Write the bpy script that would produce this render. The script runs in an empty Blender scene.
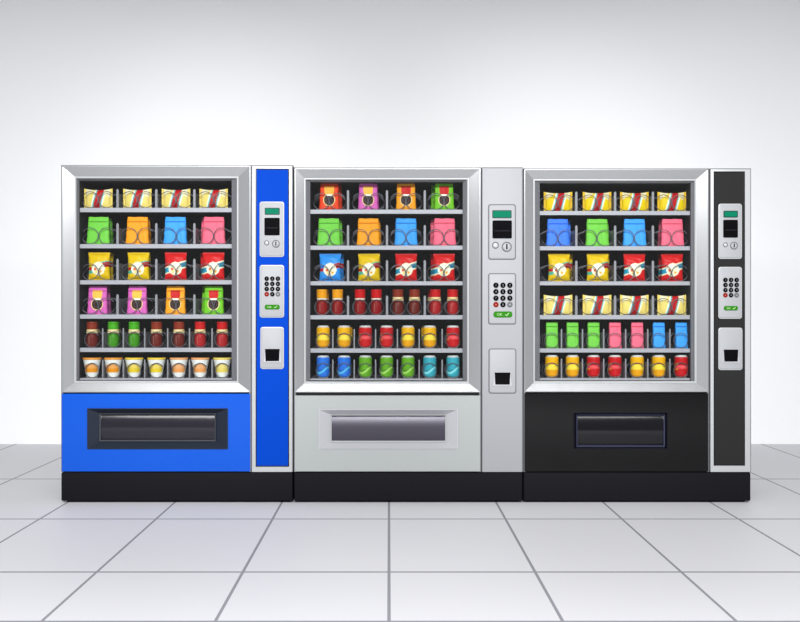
import bpy, bmesh, math, random
from mathutils import Vector, Matrix
C = bpy.context.scene.collection
PI = math.pi
random.seed(4)

# ------------------------------------------------------------------ measures
H = 1.04                    # camera height
S = 192.0 / H               # photo pixels per metre on the plane of the machine fronts (y = 0)
F = 1050.0                  # focal length in pixels
D = F / S                   # camera distance from the machine fronts
VX, VY = 389.0, 311.0       # vanishing point of the level camera
def k(y=0.0): return (D + y) / D / S
def X(px, y=0.0): return (px - VX) * k(y)
def Z(py, y=0.0): return H - (py - VY) * k(y)

# ------------------------------------------------------------------ materials
def lin(c):
    if isinstance(c, str):
        c = c.lstrip('#'); c = [int(c[i:i+2], 16) / 255 for i in (0, 2, 4)]
    return [x / 12.92 if x <= .04045 else ((x + .055) / 1.055) ** 2.4 for x in c]
def mat(name, col, rough=.5, metal=0.0, spec=.2, coat=0.0, bump=0.0, bscale=60, emis=0.0, aniso=None, dim=.5):
    m = bpy.data.materials.new(name); m.use_nodes = True
    nt = m.node_tree; b = nt.nodes['Principled BSDF']
    c = [q*dim for q in lin(col)]; b.inputs['Base Color'].default_value = (*c, 1)
    b.inputs['Roughness'].default_value = rough; b.inputs['Metallic'].default_value = metal
    b.inputs['Specular IOR Level'].default_value = spec
    b.inputs['Coat Weight'].default_value = coat; b.inputs['Coat Roughness'].default_value = .15
    if emis:
        b.inputs['Emission Color'].default_value = (*c, 1); b.inputs['Emission Strength'].default_value = emis
    tc = nt.nodes.new('ShaderNodeTexCoord'); nz = nt.nodes.new('ShaderNodeTexNoise')
    nz.inputs['Scale'].default_value = bscale; nz.inputs['Detail'].default_value = 3
    mp = nt.nodes.new('ShaderNodeMapping'); mp.inputs['Scale'].default_value = aniso or (1, 1, 1)
    nt.links.new(tc.outputs['Object'], mp.inputs[0]); nt.links.new(mp.outputs[0], nz.inputs['Vector'])
    # a little uneven gloss everywhere
    mr = nt.nodes.new('ShaderNodeMapRange')
    mr.inputs['To Min'].default_value = max(0, rough - .03); mr.inputs['To Max'].default_value = min(1, rough + .03)
    nt.links.new(nz.outputs['Fac'], mr.inputs['Value']); nt.links.new(mr.outputs[0], b.inputs['Roughness'])
    if bump:
        bp = nt.nodes.new('ShaderNodeBump'); bp.inputs['Strength'].default_value = bump; bp.inputs['Distance'].default_value = .002
        nt.links.new(nz.outputs['Fac'], bp.inputs['Height']); nt.links.new(bp.outputs[0], b.inputs['Normal'])
    return m
def print_mat(name, rough, coat=0.0, bump=0.0):
    m = mat(name, '#ffffff', rough, coat=coat, bump=bump, bscale=45, spec=.12)
    nt = m.node_tree; a = nt.nodes.new('ShaderNodeAttribute'); a.attribute_name = 'print'
    nt.links.new(a.outputs['Color'], nt.nodes['Principled BSDF'].inputs['Base Color'])
    return m
def glass_mat():
    m = bpy.data.materials.new('window_glass'); m.use_nodes = True; nt = m.node_tree
    nt.nodes.clear()
    out = nt.nodes.new('ShaderNodeOutputMaterial'); mx = nt.nodes.new('ShaderNodeMixShader')
    tr = nt.nodes.new('ShaderNodeBsdfTransparent'); tr.inputs[0].default_value = (.97, .985, .98, 1)
    gl = nt.nodes.new('ShaderNodeBsdfGlossy'); gl.inputs['Roughness'].default_value = .02
    # Schlick reflectance, the same on both faces of the thin pane
    lw = nt.nodes.new('ShaderNodeLayerWeight'); lw.inputs['Blend'].default_value = .5
    pw = nt.nodes.new('ShaderNodeMath'); pw.operation = 'POWER'; pw.inputs[1].default_value = 5
    fr = nt.nodes.new('ShaderNodeMath'); fr.operation = 'MULTIPLY_ADD'; fr.inputs[1].default_value = .965; fr.inputs[2].default_value = .035
    nt.links.new(lw.outputs['Facing'], pw.inputs[0]); nt.links.new(pw.outputs[0], fr.inputs[0])
    nt.links.new(fr.outputs[0], mx.inputs[0]); nt.links.new(tr.outputs[0], mx.inputs[1]); nt.links.new(gl.outputs[0], mx.inputs[2])
    nt.links.new(mx.outputs[0], out.inputs[0])
    return m
M = {}
M['steel'] = mat('brushed_steel', '#c3c5c7', .24, .45, bump=.05, bscale=30, aniso=(1, 1, .02))
M['rim'] = mat('bright_trim', '#dfe2e3', .4, .1)
M['shell'] = mat('cabinet_side_paint', '#8a8b90', .5)
M['gasket'] = mat('grey_gasket', '#84828a', .6)
M['inner'] = mat('black_interior', '#302f36', .75, spec=.2)
M['tray'] = mat('shelf_tray_grey', '#8a8990', .6, spec=.3)
M['shelf'] = mat('shelf_edge_grey', '#c6c4ce', .45, .1)
M['divider'] = mat('divider_grey', '#a3a2aa', .45, .1)
M['coil'] = mat('coil_wire', '#74727c', .4, .5)
M['glass'] = glass_mat()
M['black'] = mat('black_plinth_paint', '#1f1e24', .55, spec=.05)
M['blue'] = mat('blue_enamel', '#0664ee', .2, spec=.25)
M['white'] = mat('pale_grey_enamel', '#ccd1d0', .36, .2)
M['columngrey'] = mat('satin_grey_column', '#c0c2c6', .5, .1, spec=.1)
M['blackpanel'] = mat('black_enamel', '#09090a', .14, spec=.25)
M['blueinset'] = mat('blue_column_enamel', '#0450da', .6, spec=.03)
M['darkinset'] = mat('charcoal_column_enamel', '#363636', .6, spec=.03)
M['panel'] = mat('control_plate_grey', '#c8cace', .5, .05, spec=.08)
M['dark'] = mat('dark_slot', '#0a090c', .1, spec=.2)
M['slate'] = mat('slate_surround', '#2f3848', .35, .2, spec=.25)
M['slatelip'] = mat('slate_lip', '#63666e', .35, .3)
M['flap'] = mat('dark_flap', '#2c2934', .14, spec=.4)
M['flapgrey'] = mat('violet_grey_flap', '#565360', .32, .2)
M['flapblack'] = mat('black_flap', '#111118', .12, spec=.4)
M['chrome'] = mat('polished_surround', '#ececf2', .3, .3)
M['nightrim'] = mat('dark_blue_rim', '#20202c', .3, .3)
M['nightlip'] = mat('blue_grey_lip', '#565a78', .3, .4)
M['display'] = mat('teal_display', '#088765', .12, spec=.2, emis=.2)
M['displayrim'] = mat('display_rim', '#0a4038', .3)
M['key'] = mat('black_key', '#060608', .12, spec=.2)
M['keyred'] = mat('red_key', '#a8200c', .35, spec=.05)
M['keygrey'] = mat('grey_key', '#77777c', .35)
M['digit'] = mat('grey_digit', '#a9a9b0', .5)
M['ok'] = mat('green_button', '#38961c', .3, spec=.06)
M['oktext'] = mat('pale_green_text', '#d6f5b8', .5)
M['film'] = print_mat('printed_film', .38, bump=.25)
M['paper'] = print_mat('printed_matte_pouch', .5, bump=.25)
M['tin'] = print_mat('printed_tin', .3)
M['tinlid'] = mat('aluminium_lid', '#e2e2e2', .3, .4)

# ------------------------------------------------------------------ mesh helpers
def fin(name, bm, mats, parent=None, origin=(0, 0, 0), smooth=False, kind=None):
    bmesh.ops.translate(bm, verts=bm.verts, vec=-Vector(origin))
    bmesh.ops.recalc_face_normals(bm, faces=bm.faces)
    me = bpy.data.meshes.new(name); bm.to_mesh(me); bm.free()
    for m in (mats if isinstance(mats, (list, tuple)) else [mats]): me.materials.append(m)
    if smooth:
        for p in me.polygons: p.use_smooth = True
        if smooth is not True:
            me.set_sharp_from_angle(angle=smooth)
    o = bpy.data.objects.new(name, me); C.objects.link(o)
    if parent: o.parent = parent
    if kind: o['kind'] = kind
    return o
def box(bm, x0, x1, y0, y1, z0, z1, bev=0, mi=0, seg=2):
    x0, x1 = sorted((x0, x1)); z0, z1 = sorted((z0, z1)); y0, y1 = sorted((y0, y1))
    r = bmesh.ops.create_cube(bm, size=1)
    for v in r['verts']:
        v.co = Vector(((x0+x1)/2 + v.co.x*(x1-x0), (y0+y1)/2 + v.co.y*(y1-y0), (z0+z1)/2 + v.co.z*(z1-z0)))
    fs = set(f for v in r['verts'] for f in v.link_faces)
    for f in fs: f.material_index = mi
    if bev:
        es = list(set(e for v in r['verts'] for e in v.link_edges))
        bmesh.ops.bevel(bm, geom=es, offset=bev, segments=seg, affect='EDGES', profile=.6)
def ring(bm, o, i, yo, yi, yb, mi=0, rim=0.0, lipw=0.0):
    """rectangular frame; o, i = (x0, x1, z0, z1); front slopes from yo at the outside to yi at the opening"""
    def rect(r, y): return [bm.verts.new((r[0], y, r[2])), bm.verts.new((r[1], y, r[2])), bm.verts.new((r[1], y, r[3])), bm.verts.new((r[0], y, r[3]))]
    loops = [rect(o, yb), rect(o, yo)]
    if rim: loops.append(rect((o[0]+rim, o[1]-rim, o[2]+rim, o[3]-rim), yo))
    loops += [rect(i, yi), rect(i, yb)]
    n = len(loops)
    for a in range(n):
        A, B = loops[a], loops[(a+1) % n]
        for j in range(4):
            f = bm.faces.new((A[j], A[(j+1) % 4], B[(j+1) % 4], B[j])); f.material_index = mi
def rrect_pts(x0, x1, z0, z1, r, n=6):
    pts = []
    for cx, cz, a0 in ((x1-r, z1-r, 0), (x0+r, z1-r, 90), (x0+r, z0+r, 180), (x1-r, z0+r, 270)):
        for j in range(n+1):
            a = math.radians(a0 + 90*j/n); pts.append((cx + r*math.cos(a), cz + r*math.sin(a)))
    return pts
def plate(bm, pts, y0, y1, bev=0.0, mi=0):
    """prism of an outline (x, z); y0 front, y1 back, front edge rounded"""
    cx = sum(p[0] for p in pts)/len(pts); cz = sum(p[1] for p in pts)/len(pts)
    xs = [p[0] for p in pts]; zs = [p[1] for p in pts]
    hw, hh = (max(xs)-min(xs))/2, (max(zs)-min(zs))/2
    def loop(inset, y):
        sx, sz = 1-inset/hw, 1-inset/hh
        return [bm.verts.new((cx+(p[0]-cx)*sx, y, cz+(p[1]-cz)*sz)) for p in pts]
    L = [loop(0, y1), loop(0, y0+bev)]
    if bev: L += [loop(bev*.3, y0+bev*.3), loop(bev, y0)]
    n = len(pts)
    for A, B in zip(L, L[1:]):
        for j in range(n):
            f = bm.faces.new((A[j], A[(j+1) % n], B[(j+1) % n], B[j])); f.material_index = mi
    for l in (L[0], L[-1]):
        f = bm.faces.new(l); f.material_index = mi
def disc_pts(cx, cz, r, n=20): return [(cx+r*math.cos(2*PI*j/n), cz+r*math.sin(2*PI*j/n)) for j in range(n)]
def tube(bm, pts, r, n=6, closed=False, mi=0):
    P = [Vector(p) for p in pts]; rings = []; N = len(P)
    up = None
    for j, p in enumerate(P):
        t = (P[(j+1) % N] - P[j-1]) if closed else (P[min(j+1, N-1)] - P[max(j-1, 0)])
        t.normalize()
        if up is None: up = Vector((0, 1, 0)) if abs(t.y) < .9 else Vector((1, 0, 0))
        a = (up - t*up.dot(t)).normalized(); b = t.cross(a); up = a
        rings.append([bm.verts.new(p + a*r*math.cos(2*PI*q/n) + b*r*math.sin(2*PI*q/n)) for q in range(n)])
    last = N if closed else N-1
    for j in range(last):
        A, B = rings[j], rings[(j+1) % N]
        for q in range(n):
            f = bm.faces.new((A[q], A[(q+1) % n], B[(q+1) % n], B[q])); f.material_index = mi
    if not closed:
        bm.faces.new(rings[0]); bm.faces.new(rings[-1])
def text_into(bm, s, cx, cz, h, y, mi=0, width=None):
    cu = bpy.data.curves.new('lettering', 'FONT'); cu.body = s; cu.size = 1; cu.extrude = 0
    ob = bpy.data.objects.new('lettering', cu); C.objects.link(ob)
    dg = bpy.context.evaluated_depsgraph_get(); me = bpy.data.meshes.new_from_object(ob.evaluated_get(dg))
    C.objects.unlink(ob); bpy.data.objects.remove(ob)
    xs = [v.co.x for v in me.vertices]; ys = [v.co.y for v in me.vertices]
    sc = h/(max(ys)-min(ys)); mx, my = (max(xs)+min(xs))/2, (max(ys)+min(ys))/2
    sx = sc if width is None else width/(max(xs)-min(xs))
    vs = [bm.verts.new((cx+(v.co.x-mx)*sx, y, cz+(v.co.y-my)*sc)) for v in me.vertices]
    for p in me.polygons:
        try: f = bm.faces.new([vs[q] for q in p.vertices]); f.material_index = mi
        except ValueError: pass
    bpy.data.meshes.remove(me)
def empty(name, loc):
    o = bpy.data.objects.new(name, None); C.objects.link(o); o.location = loc; o.empty_display_size = .1
    return o
def tag(o, label, cat, group=None):
    o['label'] = label; o['category'] = cat
    if group: o['group'] = group
    return o

# ------------------------------------------------------------------ the setting
WALL_Y = F*H/133.0 - D
def build_floor():
    bm = bmesh.new()
    tw = 107.5*k(0); g = .006
    xs = [X(389) + tw*n for n in range(-14, 15)]
    d = lambda py: F*H/(py-VY) - D
    ys = [d(621.5), d(572), d(519), d(479)]
    y = ys[0]
    while y > -16: y -= 1.07; ys.insert(0, y)
    x0, x1 = xs[0]-tw, xs[-1]+tw
    def cuts(vals, w, lo, hi):
        out = [(lo, 0)]
        for v in vals: out += [(v-w, 1), (v+w, 0)]
        return out + [(hi, 0)]
    cx = cuts(xs, g, x0, x1); cy = cuts(ys, .010, ys[0]-1, WALL_Y+.1)
    vs = [[bm.verts.new((a[0], b[0], 0)) for b in cy] for a in cx]
    for i in range(len(cx)-1):
        for j in range(len(cy)-1):
            f = bm.faces.new((vs[i][j], vs[i+1][j], vs[i+1][j+1], vs[i][j+1]))
            f.material_index = 1 if (cx[i][1] or cy[j][1]) else 0
    return fin('floor', bm, [mat('pale_floor_tile', '#d2d2d6', .55, spec=.25, bscale=3, dim=1), mat('grey_grout', '#8b8b92', .8, dim=1)], kind='structure')
build_floor()
bm = bmesh.new(); box(bm, -9, 9, WALL_Y, WALL_Y+.15, -.15, 6)
fin('wall_back', bm, mat('white_wall_paint', '#f4f5f6', .85, spec=.1, bscale=2, dim=1), kind='structure')

# ------------------------------------------------------------------ coils
coil_cache = {}
def coil_mesh(r, side, pitch, y0, turns):
    key = (round(r, 4), side, pitch, turns)
    if key in coil_cache: return coil_cache[key]
    bm = bmesh.new(); pts = []; n = 36; adv = math.radians(24)
    for t in range(turns):
        for j in range(n):
            a = 2*PI*j/n              # angle measured from the outer side
            # the wire steps back only near the outermost side, the rest of each turn stands upright
            if a < adv: f = .5 + a/adv*.5
            elif a > 2*PI-adv: f = 1 + (a-(2*PI-adv))/adv*.5
            else: f = 1
            yy = y0 + pitch*(t + f - 1)
            if t == 0 and a < adv: continue
            pts.append((side*r*math.cos(a), yy, r + r*math.sin(a)))
    tube(bm, pts, .0024, 5)
    me_o = fin('coil', bm, M['coil'], smooth=True); me = me_o.data
    bpy.data.objects.remove(me_o)
    coil_cache[key] = me
    return me

# ------------------------------------------------------------------ vending machine
OX = {'a': 0}
def rect(px0, px1, py0, py1, y=0): return (X(px0, y), X(px1, y), Z(py1, y), Z(py0, y))
def machine(spec):
    g = spec
    x0, x1, top, bot = g['frame']                     # window frame, outer edge
    cx0, cx1, ctop, cbot = g['col']
    base_top, base_bot = 472.0, 503.0
    ox = (X(x0)+X(cx1))/2
    org = (ox, 0, 0)
    root = empty('vending_machine', org); tag(root, g['label'], 'vending machine')
    def P(name, bm, m, parent=root, **kw): return fin(name, bm, m, parent, org, **kw)
    zb = Z(base_top)
    DEP = .80
    # plinth
    bm = bmesh.new(); box(bm, X(x0), X(cx1)-.002, .0, DEP, .010, zb-.002, .010, seg=3); box(bm, X(x0)+.02, X(cx1)-.022, .04, DEP-.04, 0, .02); P('plinth', bm, M['black'], smooth=.6)
    # hollow cabinet behind the door
    ix0, ix1, itop, ibot = g['open']
    lx0, lx1 = g['shelfx']
    bm = bmesh.new()
    zt = Z(top)
    XI0, XI1, ZI1, ZI0 = X(lx0, .056)-.004, X(lx1, .056)+.004, Z(itop)-.004, Z(ibot)-.012
    box(bm, X(x0), XI0, .05, DEP, zb, zt)
    box(bm, XI1, X(x1)-.001, .05, DEP, zb, zt)
    box(bm, XI0, XI1, .05, DEP, ZI1, zt)
    box(bm, XI0, XI1, .46, DEP, ZI0, ZI1)
    box(bm, XI0, XI1, .05, DEP, zb, ZI0)
    box(bm, X(cx0), X(cx1), .0005, DEP, zb, Z(ctop), .002)
    sp = .9
    for r_ in ((x0, x0+2, top, base_top), (x1-2, x1, top, base_top), (x0, x1, top, top+2)):
        q_ = rect(*r_); box(bm, q_[0], q_[1], .0012, .05, q_[2], q_[3], .002)
    P('cabinet', bm, M['shell'])
    # lining
    bm = bmesh.new(); t = .003
    box(bm, XI0, XI0+t, .052, .455, ZI0, ZI1); box(bm, XI1-t, XI1, .052, .455, ZI0, ZI1)
    box(bm, XI0, XI1, .052, .455, ZI1-t, ZI1); box(bm, XI0, XI1, .052, .455, ZI0, ZI0+t)
    box(bm, XI0, XI1, .452, .459, ZI0, ZI1)
    P('lining', bm, M['inner'])
    # door frame with bright inner lip and grey seal
    lip = 1.6
    bm = bmesh.new()
    ring(bm, rect(x0+.8, x1-.6, top+.8, bot-.6), rect(ix0-lip, ix1+lip, itop-lip, ibot+lip, .018), 0, .016, .048, rim=.004)
    fr = P('door_frame', bm, M['steel'])
    bm = bmesh.new()
    ring(bm, rect(ix0-lip, ix1+lip, itop-lip, ibot+lip, .018), rect(ix0, ix1, itop, ibot, .018), .013, .018, .026, rim=.004)
    P('frame_lip', bm, M['rim'], fr)
    bm = bmesh.new()
    ring(bm, rect(ix0, ix1, itop, ibot, .018), rect(lx0, lx1, itop+2.3, ibot-.8, .048), .0275, .036, .0515)
    P('window_seal', bm, M['gasket'], fr)
    bm = bmesh.new(); box(bm, X(ix0, .018)+.0005, X(ix1, .018)-.0005, .0215, .0245, Z(ibot, .018)+.0005, Z(itop, .018)-.0005)
    P('glass_pane', bm, M['glass'])
    # lower panel with the collection bay
    b = g['bay']; bi = g['bayin']
    bm = bmesh.new()
    px0, px1, py0, py1 = x0+.8, x1-.8, bot+g.get('gap', .8), base_top-.6
    ring(bm, rect(px0, px1, py0, py1), rect(b[0], b[1], b[2], b[3]), 0, 0, .045, rim=.0)
    P('lower_panel', bm, g['mpanel'])
    bm = bmesh.new(); ring(bm, rect(*b), rect(*bi, .024), -.006, .026, .04, rim=.003); by = P('collection_bay', bm, g['mbay'])
    w = 1.1
    bm = bmesh.new(); ring(bm, rect(*bi, .024), rect(bi[0]+w, bi[1]-w, bi[2]+w, bi[3]-w, .024), .018, .022, .043); P('bay_lip', bm, g['mbaylip'], by)
    q = rect(bi[0]+w, bi[1]-w, bi[2]+w, bi[3]-w, .024)
    bm = bmesh.new()
    # flap: gently bowed plate
    n = 10; A = []; B = []
    for j in range(n+1):
        f = j/n; z = q[2] + (q[3]-q[2])*f; yy = .036 - .010*math.sin(PI*f)**.8 + .006*f
        A.append((bm.verts.new((q[0], yy, z)), bm.verts.new((q[1], yy, z)))); B.append((bm.verts.new((q[0], .0485, z)), bm.verts.new((q[1], .0485, z))))
    for j in range(n):
        bm.faces.new((A[j][0], A[j][1], A[j+1][1], A[j+1][0])); bm.faces.new((B[j][0], B[j+1][0], B[j+1][1], B[j][1]))
        bm.faces.new((A[j][0], A[j+1][0], B[j+1][0], B[j][0])); bm.faces.new((A[j][1], B[j][1], B[j+1][1], A[j+1][1]))
    bm.faces.new((A[0][0], B[0][0], B[0][1], A[0][1])); bm.faces.new((A[n][0], A[n][1], B[n][1], B[n][0]))
    P('flap', bm, g['mflap'], by, smooth=.6)
    # control column
    bm = bmesh.new(); box(bm, X(cx0)+.0035, X(cx1)-.0045, -.004, .0295, zb, Z(ctop)-.0045, .004, seg=3)
    col = P('control_column', bm, g['mcol'], smooth=.6)
    if g.get('inset'):
        a = g['inset']
        bm = bmesh.new(); ring(bm, rect(a[0]-1, a[1]+1, a[2]-1, a[3]+1), rect(*a), -.0065, -.006, -.003); P('inset_edge', bm, M['nightrim'], col)
        bm = bmesh.new(); box(bm, X(a[0]), X(a[1]), -.0055, -.002, Z(a[3]), Z(a[2])); P('column_inset', bm, g['minset'], col)
    yf = -.0055 if g.get('inset') else -.004
    def rr(px0, px1, py0, py1, r): return rrect_pts(X(px0), X(px1), Z(py1), Z(py0), r)
    # payment plate
    a = g['pay']
    def plate_with_rim(name, a):
        bm = bmesh.new(); plate(bm, rr(a[0], a[1], a[2], a[3], .014), yf-.003, yf+.001, .0015, 0)
        plate(bm, rr(a[0]+.9, a[1]-.9, a[2]+.9, a[3]-.9, .011), yf-.007, yf, .0035, 1)
        return P(name, bm, [M['gasket'] if not g.get('inset') else M['rim'], M['panel']], smooth=.7)
    pp = plate_with_rim('payment_plate', a); yp = yf-.007
    def on(name, bm, m, parent, **kw): return P(name, bm, m, parent, **kw)
    e = g['disp']; bm = bmesh.new()
    plate(bm, rr(e[0], e[1], e[2], e[3], .005), yp-.003, yp+.001, .0008, 0)
    plate(bm, rr(e[0]+.8, e[1]-.8, e[2]+.8, e[3]-.8, .004), yp-.0042, yp, .0008, 1)
    on('display', bm, [M['displayrim'], M['display']], pp)
    e = g['bill']; bm = bmesh.new()
    plate(bm, rr(e[0], e[1], e[2], e[3], .006), yp-.006, yp+.001, .003, 0)
    zc = (Z(e[2])+Z(e[3]))/2; box(bm, X(e[0]+1.5), X(e[1]-1.5), yp-.009, yp-.004, zc-.012, zc-.003, .001, 1)
    on('bill_acceptor', bm, [M['dark'], M['black']], pp)
    (ax, az, ar), (bx, bz, br) = g['coins']
    ar *= k(); br *= k()
    bm = bmesh.new(); plate(bm, disc_pts(X(ax), Z(az), ar*.72), yp-.003, yp+.001, .0015, 0)
    tube(bm, [(X(ax)+ar*math.cos(t*2*PI/24), yp-.001, Z(az)+ar*math.sin(t*2*PI/24)) for t in range(24)], ar*.16, 6, True, 1)
    on('return_button', bm, [M['rim'], M['gasket']], pp, smooth=.7)
    bm = bmesh.new(); plate(bm, disc_pts(X(bx), Z(bz), br*.85), yp-.004, yp+.001, .002, 0)
    tube(bm, [(X(bx)+br*math.cos(t*2*PI/28), yp-.001, Z(bz)+br*math.sin(t*2*PI/28)) for t in range(28)], br*.12, 6, True, 2)
    box(bm, X(bx)-br*.15, X(bx)+br*.15, yp-.0055, yp-.002, Z(bz)-br*.5, Z(bz)+br*.62, 0, 1)
    on('coin_slot', bm, [M['panel'], M['dark'], M['shell']], pp, smooth=.7)
    # keypad plate
    kp = plate_with_rim('keypad_plate', g['pad'])
    names = ['1', '2', '3', '4', '5', '6', '7', '8', '9', '*', '0', '#']
    for i, s in enumerate(names):
        kx = X(g['keyx'][i % 3]); kz = Z(g['keyy'][i//3]); r = g['keyr']*k()
        bm = bmesh.new(); plate(bm, disc_pts(kx, kz, r), yp-.005, yp+.001, .002, 0)
        text_into(bm, s, kx, kz, r*(.75 if s != '*' else .5), yp-.0054, 1)
        on('key', bm, [M['keyred'] if s == '*' else M['keygrey'] if s == '#' else M['key'], M['digit'] if s not in '*#' else M['rim']], kp)
    e = g['okb']; bm = bmesh.new()
    plate(bm, rr(e[0], e[1], e[2], e[3], (e[3]-e[2])*.42*k()), yp-.005, yp+.001, .002, 0)
    wz = (Z(e[2])+Z(e[3]))/2; hh = (e[3]-e[2])*k()
    text_into(bm, 'OK', X(e[0]+(e[1]-e[0])*.33), wz, hh*.42, yp-.0054, 1, width=(e[1]-e[0])*.28*k())
    tx = X(e[0]+(e[1]-e[0])*.72); s = hh*.32
    for (a_, b_) in (((-.9, 0), (-.3, -.7)), ((-.3, -.7), (1, .8))):
        A_ = Vector((tx+a_[0]*s, 0, wz+a_[1]*s)); B_ = Vector((tx+b_[0]*s, 0, wz+b_[1]*s)); d_ = (B_-A_).normalized(); n_ = Vector((-d_.z, 0, d_.x))*s*.2
        f = bm.faces.new([bm.verts.new(v+Vector((0, yp-.0054, 0))) for v in (A_-n_, B_-n_, B_+n_, A_+n_)]); f.material_index = 1
    o = on('confirm_button', bm, [M['ok'], M['oktext']], kp)
    o['label'] = 'green button reading OK with a tick mark'
    # change cup
    cp = plate_with_rim('change_plate', g['change'])
    e = g['cup']; bm = bmesh.new(); q = 1.4
    a_, b_ = X(e[0]), X(e[1]); zt_, zb_ = Z(e[2]), Z(e[3]); q *= k()
    outer = [(a_-q*.2, zt_+q*.2), (a_-q*1.1, zb_-q*.9), (b_+q*1.1, zb_-q*.9), (b_+q*.2, zt_+q*.2)]
    plate(bm, outer, yp-.004, yp+.001, .0012, 0)
    plate(bm, [(a_, zt_), (a_+q*.4, zb_), (b_-q*.4, zb_), (b_, zt_)], yp-.0055, yp-.001, .0005, 1)
    on('change_cup', bm, [M['chrome'], M['dark']], cp)
    # shelves with dividers and coils
    edges = g['shelves']
    YB = .448; YF = .056
    gx = X(lx0, .056)-.0005, X(lx1, .056)+.0005
    for i, (e0, e1) in enumerate(edges):
        bm = bmesh.new()
        box(bm, gx[0], gx[1], YF, YF+.004, Z(e1, YF), Z(e0, YF)+.0, .0008, 0)
        box(bm, gx[0], gx[1], YF+.004, YB, Z(e0, YF)-.006, Z(e0, YF)-.0005, 0, 1)
        sh = P('shelf', bm, [M['shelf'], M['tray']])
        zsh = Z(e0, YF)
        row = g['rows'][i]
        for dx in row['div']:
            bm = bmesh.new(); h = (e0 - row['dtop'])*k(YF)
            w = row.get('dw', 2.4)*k()/2
            # thin partition running to the back, its front edge folded and rounded at the top
            xx = X(dx, YF)
            plate(bm, [(xx-w, zsh), (xx+w, zsh), (xx+w, zsh+h-w), (xx+w*.4, zsh+h), (xx-w*.4, zsh+h), (xx-w, zsh+h-w)], YF+.001, YF+.006, .001, 0)
            box(bm, xx-.0012, xx+.0012, YF+.005, YB-.02, zsh-.0002, zsh+h*.8, 0, 0)
            P('divider', bm, M['divider'], sh)
        for c in row['coils']:
            px, side, r = c
            o = bpy.data.objects.new('coil', coil_mesh(r*k(.08), side, row['pitch'], row['cy'], row['turns'])); C.objects.link(o)
            o.parent = sh; o.location = (X(px, row['cy'])-ox, 0, zsh+.0024)
    return root

def pair_rows(cs, r=8.0):
    out = []
    for c in cs: out += [(c-8.3, -1, r), (c+8.3, 1, r)]
    return out
def row(cs, div, dtop, pair=True, r=None, pitch=.085, cy=.075, dw=2.4):
    coils = pair_rows(cs) if pair else [(c, 1 if c > 0 else -1, r or 7.3) for c in cs]
    return dict(coils=coils, div=div, dtop=dtop, pitch=pitch, cy=cy, turns=3, dw=dw)

A4 = [98.4, 137.4, 176, 213.6]; A7 = [92.2, 113.4, 134.2, 156.6, 179, 200.2, 222.3]
B4 = [329.4, 368.2, 406, 444]; B8 = [322, 337.6, 360, 376.4, 398, 414.5, 435.3, 452.6]; B7 = [323.2, 344.2, 365.4, 386.6, 408, 429.7, 453]
C4 = [558, 597, 634.3, 671.7]; C7 = [551.8, 572.4, 593.4, 614.8, 637, 658.6, 681]
dA4 = [117.4, 156.2, 194.3]; dA7 = [102.6, 123.2, 144.6, 167.6, 189.4, 212]
dB4 = [348, 387, 424.8]; dB7 = [332.8, 354.2, 375.6, 397.4, 419.2, 442.2]
dC4 = [576.4, 615.2, 653]; dC7 = [561.6, 582.6, 603.8, 625.8, 647.9, 670]
shA = [(207.8, 212.2), (244.1, 248.3), (280.2, 284.4), (314.5, 318.7), (347.8, 352), (378.2, 380)]
shB = [(209.6, 213.8), (245.6, 249.8), (281.3, 285.3), (315.2, 319.4), (348.5, 352.7), (378.6, 380.3)]
shC = [(211, 215.1), (246.2, 250.3), (281.4, 285.3), (315, 319.3), (348.5, 352.5), (378.2, 380.2)]

blue = machine(dict(label='blue and silver snack vending machine with bright blue control column, on the left',
    frame=(61, 251, 165, 393), open=(76.3, 236.8, 178.4, 381), shelfx=(79.6, 232), col=(251.3, 293, 165, 471),
    bay=(87.4, 228, 408.3, 449), bayin=(99.7, 215.8, 413.3, 441.2), mpanel=M['blue'], mbay=M['slate'], mbaylip=M['slatelip'], mflap=M['flap'],
    mcol=M['rim'], inset=(256.8, 288.2, 169.8, 465.5), minset=M['blueinset'],
    pay=(259.8, 284.3, 201.7, 257), disp=(265, 280, 208, 215), bill=(264.7, 280, 218, 235.5), coins=((267, 243, 2.2), (276.2, 244, 3.5)),
    pad=(259.8, 284.3, 265, 317.6), keyx=(267, 272.6, 278.2), keyy=(278.7, 283.9, 289, 294.2), keyr=2.3, okb=(265, 280, 304.7, 309.4),
    change=(260.5, 284, 326.9, 369), cup=(265.4, 280, 348.8, 361),
    shelves=shA, rows=[row(A4, dA4, 189), row(A4, dA4, 223), row(A4, dA4, 258.7), row(A4, dA4, 294.3), row(A7, dA7, 328.2, False, r=7.6, dw=1.4), row(A7, dA7, 359.5, False, r=7.2, pitch=.105, cy=.064, dw=1.4)]))
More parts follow.
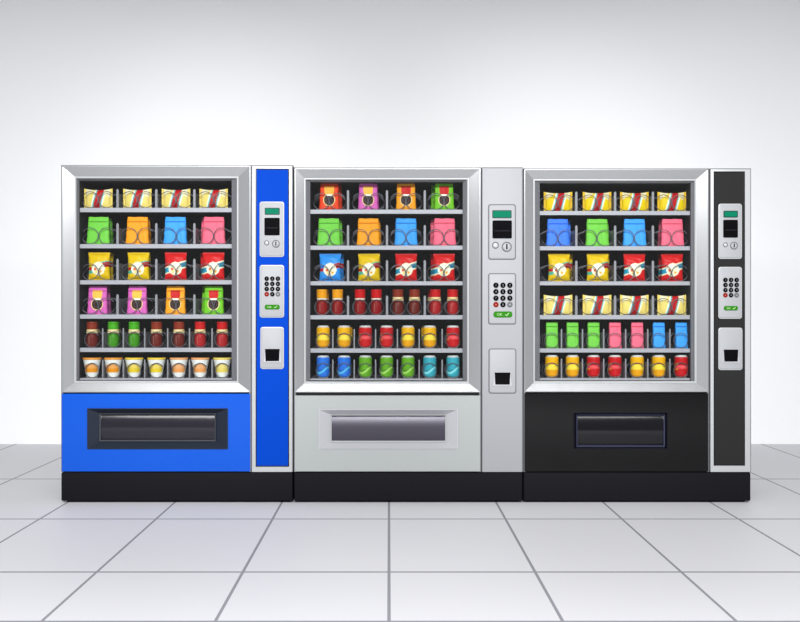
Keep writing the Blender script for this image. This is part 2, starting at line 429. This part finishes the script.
silver = machine(dict(label='all silver and pale grey vending machine standing in the middle',
    frame=(294, 481, 167.4, 393), open=(306, 467, 179.9, 381.5), shelfx=(310.3, 462.7), col=(481.6, 523, 167.2, 471), gap=2.6,
    bay=(319, 457.8, 409.2, 448.6), bayin=(330.5, 446.3, 414.4, 442), mpanel=M['white'], mbay=M['chrome'], mbaylip=M['rim'], mflap=M['flapgrey'],
    mcol=M['columngrey'],
    pay=(488, 515.8, 204.3, 259.8), disp=(492, 511.3, 210.4, 218.4), bill=(492.2, 511.6, 220.6, 238.6), coins=((495.3, 245.4, 3.0), (506.5, 247, 4.6)),
    pad=(488, 516, 273.2, 324.5), keyx=(495.7, 502.7, 509.6), keyy=(285.3, 291.7, 298.2, 304.6), keyr=2.7, okb=(493.2, 512, 311.4, 317.4),
    change=(488.4, 516.2, 348.4, 393.5), cup=(494.4, 510, 372.3, 384.4),
    shelves=shB, rows=[row(B4, dB4, 190), row(B4, dB4, 225), row(B4, dB4, 260), row(B8, dB4, 295.6, False, r=7.5), row(B7, dB7, 328.8, False, dw=1.4), row(B7, dB7, 359.4, False, dw=1.4)]))
black = machine(dict(label='black vending machine with charcoal control column, on the right',
    frame=(523.6, 709, 168.3, 392.6), open=(535, 694.6, 181, 381.2), shelfx=(539.4, 690.2), col=(709.8, 751.2, 168.3, 470.4),
    bay=(573.4, 667.6, 412.5, 449), bayin=(576.2, 664.6, 414.4, 446.6), mpanel=M['blackpanel'], mbay=M['nightrim'], mbaylip=M['nightlip'], mflap=M['flapblack'],
    mcol=M['rim'], inset=(714.4, 743.6, 172.5, 464.4), minset=M['darkinset'],
    pay=(718, 741.5, 203.8, 259), disp=(722.7, 737, 211, 217.7), bill=(722.4, 737, 220, 237.8), coins=((724.7, 245, 2.1), (733.2, 245.8, 3.5)),
    pad=(718, 741.5, 266.9, 318.8), keyx=(724.6, 730.2, 735.8), keyy=(280, 285, 290.1, 295.2), keyr=2.3, okb=(723, 737, 306, 310.4),
    change=(718, 742, 327.6, 370), cup=(722.8, 737.2, 349.4, 361.4),
    shelves=shC, rows=[row(C4, dC4, 191.5), row(C4, dC4, 225.4), row(C4, dC4, 260.6), row(C4, dC4, 295.5), row(C7, dC7, 328.8, False, dw=1.4), row(C7, dC7, 358.6, False, dw=1.4)]))

# ------------------------------------------------------------------ printed goods
def mixc(a, b, t): return [a[i]*(1-t)+b[i]*t for i in range(3)]
def painted(bm_verts_colors, me):
    a = me.attributes.new('print', 'FLOAT_COLOR', 'POINT')
    for i, c in enumerate(bm_verts_colors): a.data[i].color = (*[q*.69 for q in c], 1)
def sheet(name, W, Hh, front, thick, paint, m, nu=44, nv=52, edge=None, smooth=.9):
    """closed bag: front(u, v) -> (x, z) outline map, thick(u, v) half thickness; u, v in [-1,1] x [0,1]; paint(u, v, side)"""
    verts = []; cols = []; faces = []
    def idx(s, i, j): return s*(nu+1)*(nv+1) + i*(nv+1)+j
    for s in (0, 1):
        for i in range(nu+1):
            for j in range(nv+1):
                u = -1+2*i/nu; v = j/nv
                x, z = front(u, v); t = thick(u, v)
                verts.append((x, -t if s == 0 else t, z)); cols.append(paint(u if s == 0 else -u, v, s))
    for s in (0, 1):
        for i in range(nu):
            for j in range(nv):
                q = (idx(s, i, j), idx(s, i+1, j), idx(s, i+1, j+1), idx(s, i, j+1))
                faces.append(q if s == 0 else q[::-1])
    for i in range(nu):
        faces.append((idx(0, i+1, 0), idx(0, i, 0), idx(1, i, 0), idx(1, i+1, 0)))
        faces.append((idx(0, i, nv), idx(0, i+1, nv), idx(1, i+1, nv), idx(1, i, nv)))
    for j in range(nv):
        faces.append((idx(0, 0, j), idx(0, 0, j+1), idx(1, 0, j+1), idx(1, 0, j)))
        faces.append((idx(0, nu, j+1), idx(0, nu, j), idx(1, nu, j), idx(1, nu, j+1)))
    me = bpy.data.meshes.new(name); me.from_pydata(verts, [], faces); me.materials.append(m)
    painted(cols, me)
    for p in me.polygons: p.use_smooth = True
    me.set_sharp_from_angle(angle=smooth)
    return me
PXI = k(.09)
L = lin
WHITE, CREAM, REDC, TEAL = L('#fffdf0'), L('#ffeeb0'), L('#c20d12'), L('#3cb8b4')
def pillow_mesh(base, edgec):
    W, Hh = 28.6*PXI, 20.4*PXI
    def front(u, v):
        z = v*Hh
        dip = 1-.07*(1-abs(u)**2.5)*v          # sagging top edge
        return u*W/2, z*dip
    def thick(u, v):
        a = max(0, 1-(abs(u)/.86)**2.2) ** .6
        if abs(u) > .86: return .0012 + .0006*math.sin(v*Hh*900)
        return .0015 + .021*a*max(0.0, 1-(abs(v-.5)*2)**3)**.6 + .0012*math.sin(u*7+v*5)*a*(1-abs(2*v-1))
    def paint(u, v, s):
        if s: return base
        c = base
        d = u - (-.12 + .36*v)
        if abs(u) > .86: c = edgec
        if abs(d) < .23: c = REDC
        elif abs(d) < .31: c = L('#46bdb8')
        elif abs(d) < .40: c = WHITE
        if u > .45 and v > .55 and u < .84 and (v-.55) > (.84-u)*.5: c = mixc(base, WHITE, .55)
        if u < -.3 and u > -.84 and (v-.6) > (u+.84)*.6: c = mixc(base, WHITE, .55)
        return c
    return sheet('snack_bag', W, Hh, front, thick, paint, M['film'])
def pouch_mesh(col, w0, w1, h, label=None, foldc=.8):
    W0, W1, Hh = w0*PXI/2, w1*PXI/2, h*PXI
    c = L(col); dk = [x*foldc for x in c]
    def front(u, v):
        w = W0 + (W1-W0)*min(1, v*1.05)
        w *= 1 + .015*math.sin(v*17)
        return u*w, v*Hh + .0008*math.sin(u*6)*(v > .9)
    def thick(u, v):
        body = .021*(1-v)**.55 + .004
        if v > .84: body = .0075 + (.002 if v < .95 else 0)   # rolled top
        if .81 < v <= .84: body = .0045
        e = (1-abs(u)**6)**.5 if abs(u) < 1 else 0
        if v < .04: body *= .92
        crease = -.0018*math.exp(-((u-.6+.5*v)/.06)**2)*(v < .8) - .0012*math.exp(-((v-.62-.1*u)/.04)**2)
        return max(.0015, body*(.5+.5*e) + crease)
    def paint(u, v, s):
        if s: return c
        r = c
        x = u*(W0+(W1-W0)*v); z = v*Hh
        if .80 < v < .825: r = dk
        if label:
            lc, rc = label
            if abs(x) < Hh*.165 and .56 < v < .86: r = L(lc)
            d = math.hypot(x, z-Hh*.36)
            if d < Hh*.215 : r = L(rc)
            if d < Hh*.185: r = L('#1c0b09')
            if d < Hh*.185 and abs(x - .25*(z-Hh*.36)) < Hh*.018: r = L('#0c0506')
            if d < Hh*.185 and abs(d-Hh*.11) < Hh*.02: r = L('#4d2622')
            if d < Hh*.26 and .50 < v < .565 and abs(x) < Hh*.12: r = WHITE
        return r
    return sheet('pouch', 0, 0, front, thick, paint, M['paper'])
def chip_mesh(col, bandc, edge2, slant, slanted=False):
    W, Hh = 21.8*PXI/2, 28.2*PXI
    c = L(col)
    def front(u, v):
        w = W*(1 - .04*math.sin(PI*v) )
        return u*w, v*Hh
    def thick(u, v):
        if v < .06 or v > .94: return .0012 + .0006*math.sin(u*60)
        a = (1-abs(u)**3)**.6 if abs(u) < 1 else 0
        b = (1-abs((v-.06)/.88*2-1)**2.6)**.6 if 0 < (v-.06)/.88 < 1 else 0
        return .0014 + .021*a*b*(1+.06*math.sin(u*8+v*3)) + .0012*math.sin(v*30+u*4)*a*b
    def paint(u, v, s):
        if s: return c
        r = c
        x = u*W; z = v*Hh - Hh*.42
        band = slant(u) ; dz = (v-.42) - band
        if slanted:
            if abs(dz) < .135: r = L(edge2)
            if abs(dz) < .085: r = L(bandc)
        else:
            if (.07 < dz < .13 and u > .1) or (-.17 < dz < -.06 and u < -.15): r = L(edge2)
            if abs(dz) < .075+.02*u: r = L(bandc)
        d = math.hypot(x, z)
        if d < Hh*.235:
            r = L('#fffbe0')
            a = math.atan2(z, x)
            if d < Hh*.19 and z < 0 and math.sin(a*5) > .2: r = L('#ffe08a')
            if math.hypot(x+Hh*.12, z+Hh*.02) < Hh*.055 : r = L('#f2703a')
            if math.hypot(x-Hh*.09, z+Hh*.1) < Hh*.045: r = L('#f5b04a')
        if v < .065 or v > .935: r = [q*.88 for q in c]
        return r
    return sheet('chip_bag', 0, 0, front, thick, paint, M['film'])
def lathe(name, prof, paint, m, n=40, parent=None, sub=1):
    """prof: list of (r, z) bottom to top, closed at both ends"""
    verts, cols, faces = [], [], []
    P = []
    for a, b in zip(prof, prof[1:]):
        st = max(1, int(math.hypot(b[0]-a[0], b[1]-a[1])/.0025)) if sub else 1
        for q in range(st): P.append((a[0]+(b[0]-a[0])*q/st, a[1]+(b[1]-a[1])*q/st))
    P.append(prof[-1])
    for r, z in P:
        for j in range(n):
            a = 2*PI*j/n; verts.append((r*math.sin(a), -r*math.cos(a), z))
            th = a if a <= PI else a-2*PI
            cols.append(paint(th, z))
    for i in range(len(P)-1):
        for j in range(n):
            faces.append((i*n+j, i*n+(j+1) % n, (i+1)*n+(j+1) % n, (i+1)*n+j))
    faces.append(tuple(range(n))[::-1]); faces.append(tuple((len(P)-1)*n+j for j in range(n)))
    me = bpy.data.meshes.new(name); me.from_pydata(verts, [], faces); me.materials.append(m); painted(cols, me)
    for p in me.polygons: p.use_smooth = True
    me.set_sharp_from_angle(angle=.7)
    return me
def can_meshes(kind):
    R, Hh = 6.7*PXI, 22.6*PXI
    cols = {'yellow': ('#f5b400', '#ffe14a', '#e08a10'), 'red': ('#c9161c', '#f0555a', '#f08a1e'), 'blue': ('#2a74e0', '#5fc4f5', '#1d57b8'),
            'green': ('#67ab22', '#a9e06a', '#437f14'), 'teal': ('#3aa9bd', '#8be6ee', '#1f7f93')}[kind]
    a, b, c_ = [L(q) for q in cols]
    def paint(th, z):
        v = z/Hh
        if v < .05 or v > .93: return L('#d8d8d8')
        if kind in ('yellow', 'red'):
            if .36 < v < .60 and kind == 'yellow': return b
            if .40 < v < .56 and kind == 'red': return b
            if .60 <= v < .64: return c_ if kind == 'yellow' else [q*.6 for q in a]
            if kind == 'yellow' and v < .34: return mixc(a, c_, .45)
            if kind == 'red' and th < -.75 and .35 < v < .65: return c_
            return a
        s = .36 + .13*math.sin(th*1.9-.4)
        if abs(v-s) < .055: return b
        if 0 < v-s-.055 < .05: return c_
        return a
    prof = [(R*.70, 0), (R*.78, 0), (R*.80, .004), (R*.96, .011), (R, .016), (R, Hh-.016), (R*.96, Hh-.011), (R*.80, Hh-.003), (R*.80, Hh), (R*.72, Hh), (R*.70, Hh-.002)]
    body = lathe('can_body', prof, paint, M['tin'])
    lidm = lathe('lid', [(R*.5, Hh-.0035), (R*.69, Hh-.0035), (R*.71, Hh-.0015), (R*.60, Hh-.0012), (R*.3, Hh-.0012)], lambda t, z: WHITE, M['tinlid'])
    return [('can_body', body), ('lid', lidm)]
def jar_meshes(lid, body, label, style):
    R, Hh = 5.6*PXI, 25.8*PXI
    bc, lc, lb = L(body), L(lid), L(label)
    if style == 'low':      # thin label line
        z1, z2, z3 = .60*Hh, .655*Hh, 1.0*Hh
    else:
        z1, z2, z3 = .55*Hh, .70*Hh, 1.0*Hh
    prof = [(R*.6, 0), (R*.82, .001), (R*.95, .006), (R*1.02, .02), (R*1.04, .35*Hh), (R*1.0, z1-.012), (R*.88, z1-.003), (R*.84, z1)]
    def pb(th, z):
        if abs(th+.35) < .10 and .12*Hh < z < .45*Hh: return mixc(bc, WHITE, .10)  # upright highlight streak painted into the jar colour
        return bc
    b = lathe('jar_body', prof, pb, M['tin'])
    l = lathe('label', [(R*.82, z1+.0002), (R*.98, z1+.0004), (R*1.02, z1+.003), (R*1.0, z2-.003), (R*.94, z2)] if style != 'low' else [(R*.8, z1+.0002), (R*.94, z1+.0004), (R*.94, z2)],
              lambda th, z: lb if not (style != 'low' and abs(z-(z1+z2)/2 + .006*math.cos(th*1.4)-.004) < .0016) else [q*.35 for q in lb], M['paper'])
    def pl(th, z): return [q*.72 for q in lc] if (abs(z-(z3-.010)) < .0018) else lc
    c = lathe('lid', [(R*.88, z2+.0003), (R*.93, z2+.0005), (R*.95, z2+.003), (R*.98, z3-.003), (R*.94, z3-.0005), (R*.5, z3)], pl, M['tin'])
    return [('jar_body', b), ('label', l), ('lid', c)]
def cup_meshes(lid, lab):
    Hh = 20.0*PXI; r0, r1 = 5.6*PXI, 9.0*PXI
    rr_ = lambda v: r0 + (r1-r0)*v**1.1
    body = lathe('cup_body', [(r0*.8, 0), (r0*.95, .0005), (r0, .003)] + [(rr_(v/10), Hh*v/10*.90+.002) for v in range(1, 11)] + [(r1*.95, Hh*.922)], lambda t, z: L('#f5f5f3'), M['tin'])
    lc = L(lid)
    lidm = lathe('lid', [(r1*.9, Hh*.905), (r1*1.02, Hh*.906), (r1*1.05, Hh*.93), (r1*1.0, Hh), (r1*.9, Hh*1.004), (r1*.86, Hh*.99), (r1*.4, Hh*.99)], lambda t, z: lc, M['tin'])
    # printed oval label, bent around the cup
    verts, faces = [], []; n, mrow = 18, 14; lbc = L(lab); cols = []
    for i in range(mrow+1):
        for j in range(n+1):
            q = -1+2*j/n; v = i/mrow
            zz = Hh*(.27 + .43*v)
            half = 1.2*math.sqrt(max(.02, 1-((v-.25)/.78)**2)) if v > .25 else 1.2*(.85+.15*v/.25)
            rad = rr_((zz-.003)/(Hh*.92)) + .0006
            th = q*half
            verts.append((rad*math.sin(th), -rad*math.cos(th), zz)); cols.append(lbc if v < .5 else mixc(lbc, WHITE, .12))
    for i in range(mrow):
        for j in range(n): faces.append((i*(n+1)+j, i*(n+1)+j+1, (i+1)*(n+1)+j+1, (i+1)*(n+1)+j))
    me = bpy.data.meshes.new('label'); me.from_pydata(verts, [], faces); me.materials.append(M['paper']); painted(cols, me)
    for p in me.polygons: p.use_smooth = True
    return [('cup_body', body), ('lid', lidm), ('label', me)]

swoosh_y = lambda u: .07 + .085*u + .02*math.sin(u*3)
swoosh_r = lambda u: .045 + .125*u
K = {}
def kindof(key, name, cat, word, maker):
    K[key] = dict(name=name, cat=cat, word=word, maker=maker, proto=None)
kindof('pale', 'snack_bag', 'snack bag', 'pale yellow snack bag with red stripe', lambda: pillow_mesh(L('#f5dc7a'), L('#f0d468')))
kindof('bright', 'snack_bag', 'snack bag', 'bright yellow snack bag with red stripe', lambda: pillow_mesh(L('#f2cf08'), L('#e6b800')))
for key, c in (('green', '#74cf44'), ('orange', '#ffa208'), ('blue', '#3ba3fb'), ('deepblue', '#3f80fa'), ('pink', '#fb6c88')):
    w = {'deepblue': 'deep blue', 'blue': 'light blue'}.get(key, key)
    kindof('p_'+key, 'pouch', 'pouch', w+' plain pouch', (lambda c=c: pouch_mesh(c, 23.6, 20.2, 27.8)))
    kindof('s_'+key, 'pouch', 'pouch', 'small '+key+' pouch', (lambda c=c: pouch_mesh(c, 12.8, 11.6, 26.0)))
kindof('c_yellow', 'chip_bag', 'chip bag', 'yellow chip bag', lambda: chip_mesh('#e8c00a', '#b8101c', '#4fb59a', swoosh_y))
kindof('c_blue', 'chip_bag', 'chip bag', 'blue chip bag', lambda: chip_mesh('#2f93ee', '#b8101c', '#3fa0e8', swoosh_y))
kindof('c_red', 'chip_bag', 'chip bag', 'red chip bag', lambda: chip_mesh('#d81a1c', '#2394b8', '#f7edc8', swoosh_r, True))
kindof('k_magenta', 'coffee_pouch', 'coffee pouch', 'magenta coffee pouch', lambda: pouch_mesh('#dc62ba', 20.4, 17.8, 28.4, ('#fbc24c', '#f4cf8a')))
kindof('k_orange', 'coffee_pouch', 'coffee pouch', 'orange coffee pouch', lambda: pouch_mesh('#fba414', 20.4, 17.8, 28.4, ('#cf1310', '#f4cf8a')))
kindof('k_green', 'coffee_pouch', 'coffee pouch', 'green coffee pouch', lambda: pouch_mesh('#72c41c', 20.4, 17.8, 28.4, ('#cf1310', '#f4e0a0')))
kindof('k_redor', 'coffee_pouch', 'coffee pouch', 'red-orange coffee pouch', lambda: pouch_mesh('#ee4010', 20.4, 17.8, 28.4, ('#fbb43c', '#f4cf8a')))
kindof('j_brown', 'jar', 'jar', 'brown jar', lambda: jar_meshes('#8a2f1a', '#6a1f18', '#f2d9a0', 'wide'))
kindof('j_green', 'jar', 'jar', 'green jar', lambda: jar_meshes('#48a81c', '#3f8c14', '#f5e2a8', 'wide'))
kindof('j_red', 'jar', 'jar', 'red jar', lambda: jar_meshes('#c8181a', '#a81c20', '#f5d79c', 'wide'))
kindof('j_orangelid', 'jar', 'jar', 'dark red jar with orange lid', lambda: jar_meshes('#f0a010', '#8c0c10', '#f5e8dc', 'low'))
kindof('j_redlid', 'jar', 'jar', 'dark red jar with red lid', lambda: jar_meshes('#c80a10', '#8c0a10', '#f5e8dc', 'low'))
kindof('u_orange', 'noodle_cup', 'cup', 'white cup with orange lid', lambda: cup_meshes('#ee9a30', '#f29a1c'))
kindof('u_yellow', 'noodle_cup', 'cup', 'white cup with yellow lid', lambda: cup_meshes('#f0cc3a', '#efd032'))
kindof('u_peach', 'noodle_cup', 'cup', 'white cup with peach lid', lambda: cup_meshes('#f0a868', '#f2a45c'))
kindof('u_pale', 'noodle_cup', 'cup', 'white cup with pale yellow lid', lambda: cup_meshes('#f2d460', '#f0d668'))
for c in ('yellow', 'red', 'blue', 'green', 'teal'):
    kindof('t_'+c, 'drink_can', 'can', c+' drink can', (lambda c=c: can_meshes(c)))

COLL_GAP = .0014
def spawn(key, loc, rz):
    kd = K[key]
    if kd['proto'] is None:
        r = kd['maker']()
        if isinstance(r, list):
            o = empty(kd['name'], loc)
            for nm, me in r:
                c = bpy.data.objects.new(nm, me); C.objects.link(c); c.parent = o
        else:
            o = bpy.data.objects.new(kd['name'], r); C.objects.link(o)
        kd['proto'] = o
    else:
        src = kd['proto']; o = src.copy(); C.objects.link(o)
        for ch in list(src.children):
            c = ch.copy(); C.objects.link(c); c.parent = o
    o.location = loc; o.rotation_euler = (0, 0, rz)
    return o
ROWN = ['top shelf', 'second shelf', 'third shelf', 'fourth shelf', 'fifth shelf', 'bottom shelf']
PLUR = {'snack bag': 'snack bags', 'pouch': 'pouches', 'chip bag': 'chip bags', 'coffee pouch': 'coffee pouches', 'jar': 'jars', 'cup': 'cups', 'can': 'cans'}
def stock(mname, shelves, ri, centres, keys, yc=.1175, rear=(), dz=0.0):
    z = Z(shelves[ri][0], .056) + .0001
    fronts = {}
    for q, key in enumerate(keys): fronts.setdefault(key, []).append(q)
    hascoil = .004 if False else 0
    for q, key in enumerate(keys):
        idxs = fronts[key]; n = len(idxs); p = idxs.index(q)
        kd = K[key]
        group = '%s on the %s of the %s machine' % (PLUR[kd['cat']], ROWN[ri], mname)
        rear_here = [r for r in rear if r[0] == q]
        where = '%s machine\'s %s' % (mname, ROWN[ri])
        pos = {1: [''], 2: ['left-hand ', 'right-hand '], 3: ['leftmost ', 'middle ', 'rightmost '], 4: ['leftmost ', 'second from left, ', 'third from left, ', 'rightmost ']}[n][p]
        pre = 'front ' if rear_here else ''
        o = spawn(key, (X(centres[q], yc), yc, z), random.uniform(-.03, .03))
        tag(o, '%s%s%s, %s' % (pos, pre, kd['word'], where), kd['cat'], group)
        for _, off in rear_here:
            yr = yc + .085
            # the next one in the queue stands one coil turn further back, not quite in line
            o = spawn(key, (X(centres[q], yc) + off*k(yr), yr, z), random.uniform(-.03, .03))
            tag(o, '%srear %s behind its twin, %s' % (pos, kd['word'], where), kd['cat'], group)

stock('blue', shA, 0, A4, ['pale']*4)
stock('blue', shA, 1, [98.8, 137.8, 175.6, 214], ['p_green', 'p_orange', 'p_blue', 'p_pink'], rear=[(0, -1), (1, -1.5), (3, -4.6)])
stock('blue', shA, 2, [99.3, 138.6, 175.8, 213.6], ['c_yellow', 'c_yellow', 'c_red', 'c_red'], rear=[(0, -.6), (1, -2.0), (3, -5.2)])
stock('blue', shA, 3, [98, 137.6, 175.8, 214], ['k_magenta', 'k_magenta', 'k_orange', 'k_green'], rear=[(0, -1.0), (3, -5)])
stock('blue', shA, 4, A7, ['j_brown', 'j_green', 'j_green', 'j_brown', 'j_brown', 'j_red', 'j_red'], rear=[(0, -2.3), (1, -2.3), (5, -2.9)])
stock('blue', shA, 5, A7, ['u_orange', 'u_orange', 'u_yellow', 'u_yellow', 'u_peach', 'u_peach', 'u_pale'])
stock('silver', shB, 0, B4, ['k_redor', 'k_magenta', 'k_orange', 'k_green'], rear=[(0, 2.4), (1, .8), (3, -2.8)])
stock('silver', shB, 1, [329, 368.4, 406, 444.4], ['p_green', 'p_orange', 'p_blue', 'p_pink'], rear=[(0, 2), (1, 1.4), (3, -2.8)])
stock('silver', shB, 2, [330.3, 369, 406.2, 444], ['c_blue', 'c_yellow', 'c_red', 'c_red'], rear=[(0, 2.4), (1, .6), (3, -2.2)])
stock('silver', shB, 3, B8, ['j_orangelid', 'j_orangelid', 'j_redlid', 'j_redlid', 'j_brown', 'j_brown', 'j_red', 'j_red'], rear=[(0, .9), (6, -1.5)])
stock('silver', shB, 4, B7, ['t_yellow', 't_yellow', 't_red', 't_red', 't_yellow', 't_yellow', 't_red'], rear=[(1, 1.2), (5, -1.4)])
stock('silver', shB, 5, B7, ['t_blue', 't_blue', 't_green', 't_green', 't_green', 't_teal', 't_teal'])
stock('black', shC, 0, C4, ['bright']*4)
stock('black', shC, 1, [557.6, 597, 634.3, 672], ['p_deepblue', 'p_green', 'p_blue', 'p_pink'], rear=[(0, 5), (1, 4), (3, 1.0)])
stock('black', shC, 2, [559, 597.6, 634.3, 672], ['c_yellow', 'c_yellow', 'c_red', 'c_red'], rear=[(0, 5.5), (1, 4.4), (3, .9)])
stock('black', shC, 3, C4, ['pale']*4)
stock('black', shC, 4, C7, ['s_green', 's_green', 's_green', 's_pink', 's_pink', 's_blue', 's_blue'])
stock('black', shC, 5, C7, ['t_yellow', 't_yellow', 't_red', 't_red', 't_yellow', 't_yellow', 't_red'], rear=[(1, 2.9), (5, 2.2)])

# ------------------------------------------------------------------ light
def area(name, loc, target, sx, sy, power, col=(1, 1, 1), spread=180):
    l = bpy.data.lights.new(name, 'AREA'); l.shape = 'RECTANGLE'; l.size = sx; l.size_y = sy; l.energy = power; l.color = col; l.spread = math.radians(spread)
    o = bpy.data.objects.new(name, l); C.objects.link(o); o.location = loc
    o.rotation_euler = (Vector(target)-Vector(loc)).to_track_quat('-Z', 'Y').to_euler()
    return o
def spot(name, loc, target, power, ang, blend, r=.4):
    l = bpy.data.lights.new(name, 'SPOT'); l.energy = power; l.spot_size = math.radians(ang); l.spot_blend = blend; l.shadow_soft_size = r
    o = bpy.data.objects.new(name, l); C.objects.link(o); o.location = loc
    o.rotation_euler = (Vector(target)-Vector(loc)).to_track_quat('-Z', 'Y').to_euler()
    return o
for x in (-2.6, 0, 2.6):
    spot('wall_fill_spot', (x*.5, -8.5, 4.2), (x, WALL_Y, .85), 2500, 34, 1.0, .35)  # unseen spots added behind the camera to whiten the lower wall and light the fronts
area('near_floor_fill', (0, -5.1, 3.0), (0, -4.6, 0), 6, 1.6, 440)  # unseen overhead panel, added so the near floor brightens towards the camera
w = bpy.data.worlds.new('room_air'); bpy.context.scene.world = w; w.use_nodes = True
w.node_tree.nodes['Background'].inputs[0].default_value = (.96, .97, 1, 1)
w.node_tree.nodes['Background'].inputs[1].default_value = .32

# ------------------------------------------------------------------ camera
cam = bpy.data.cameras.new('camera'); co = bpy.data.objects.new('camera', cam); C.objects.link(co)
cam.sensor_fit = 'HORIZONTAL'; cam.sensor_width = 36; cam.lens = F/800*36
cam.shift_x = (400-VX)/800; cam.shift_y = 0
co.location = (0, -D, H); co.rotation_euler = (PI/2, 0, 0)
bpy.context.scene.camera = co
vs = bpy.context.scene.view_settings
vs.view_transform = 'Standard'; vs.look = 'None'; vs.exposure = 0; vs.gamma = 1; vs.use_curve_mapping = False
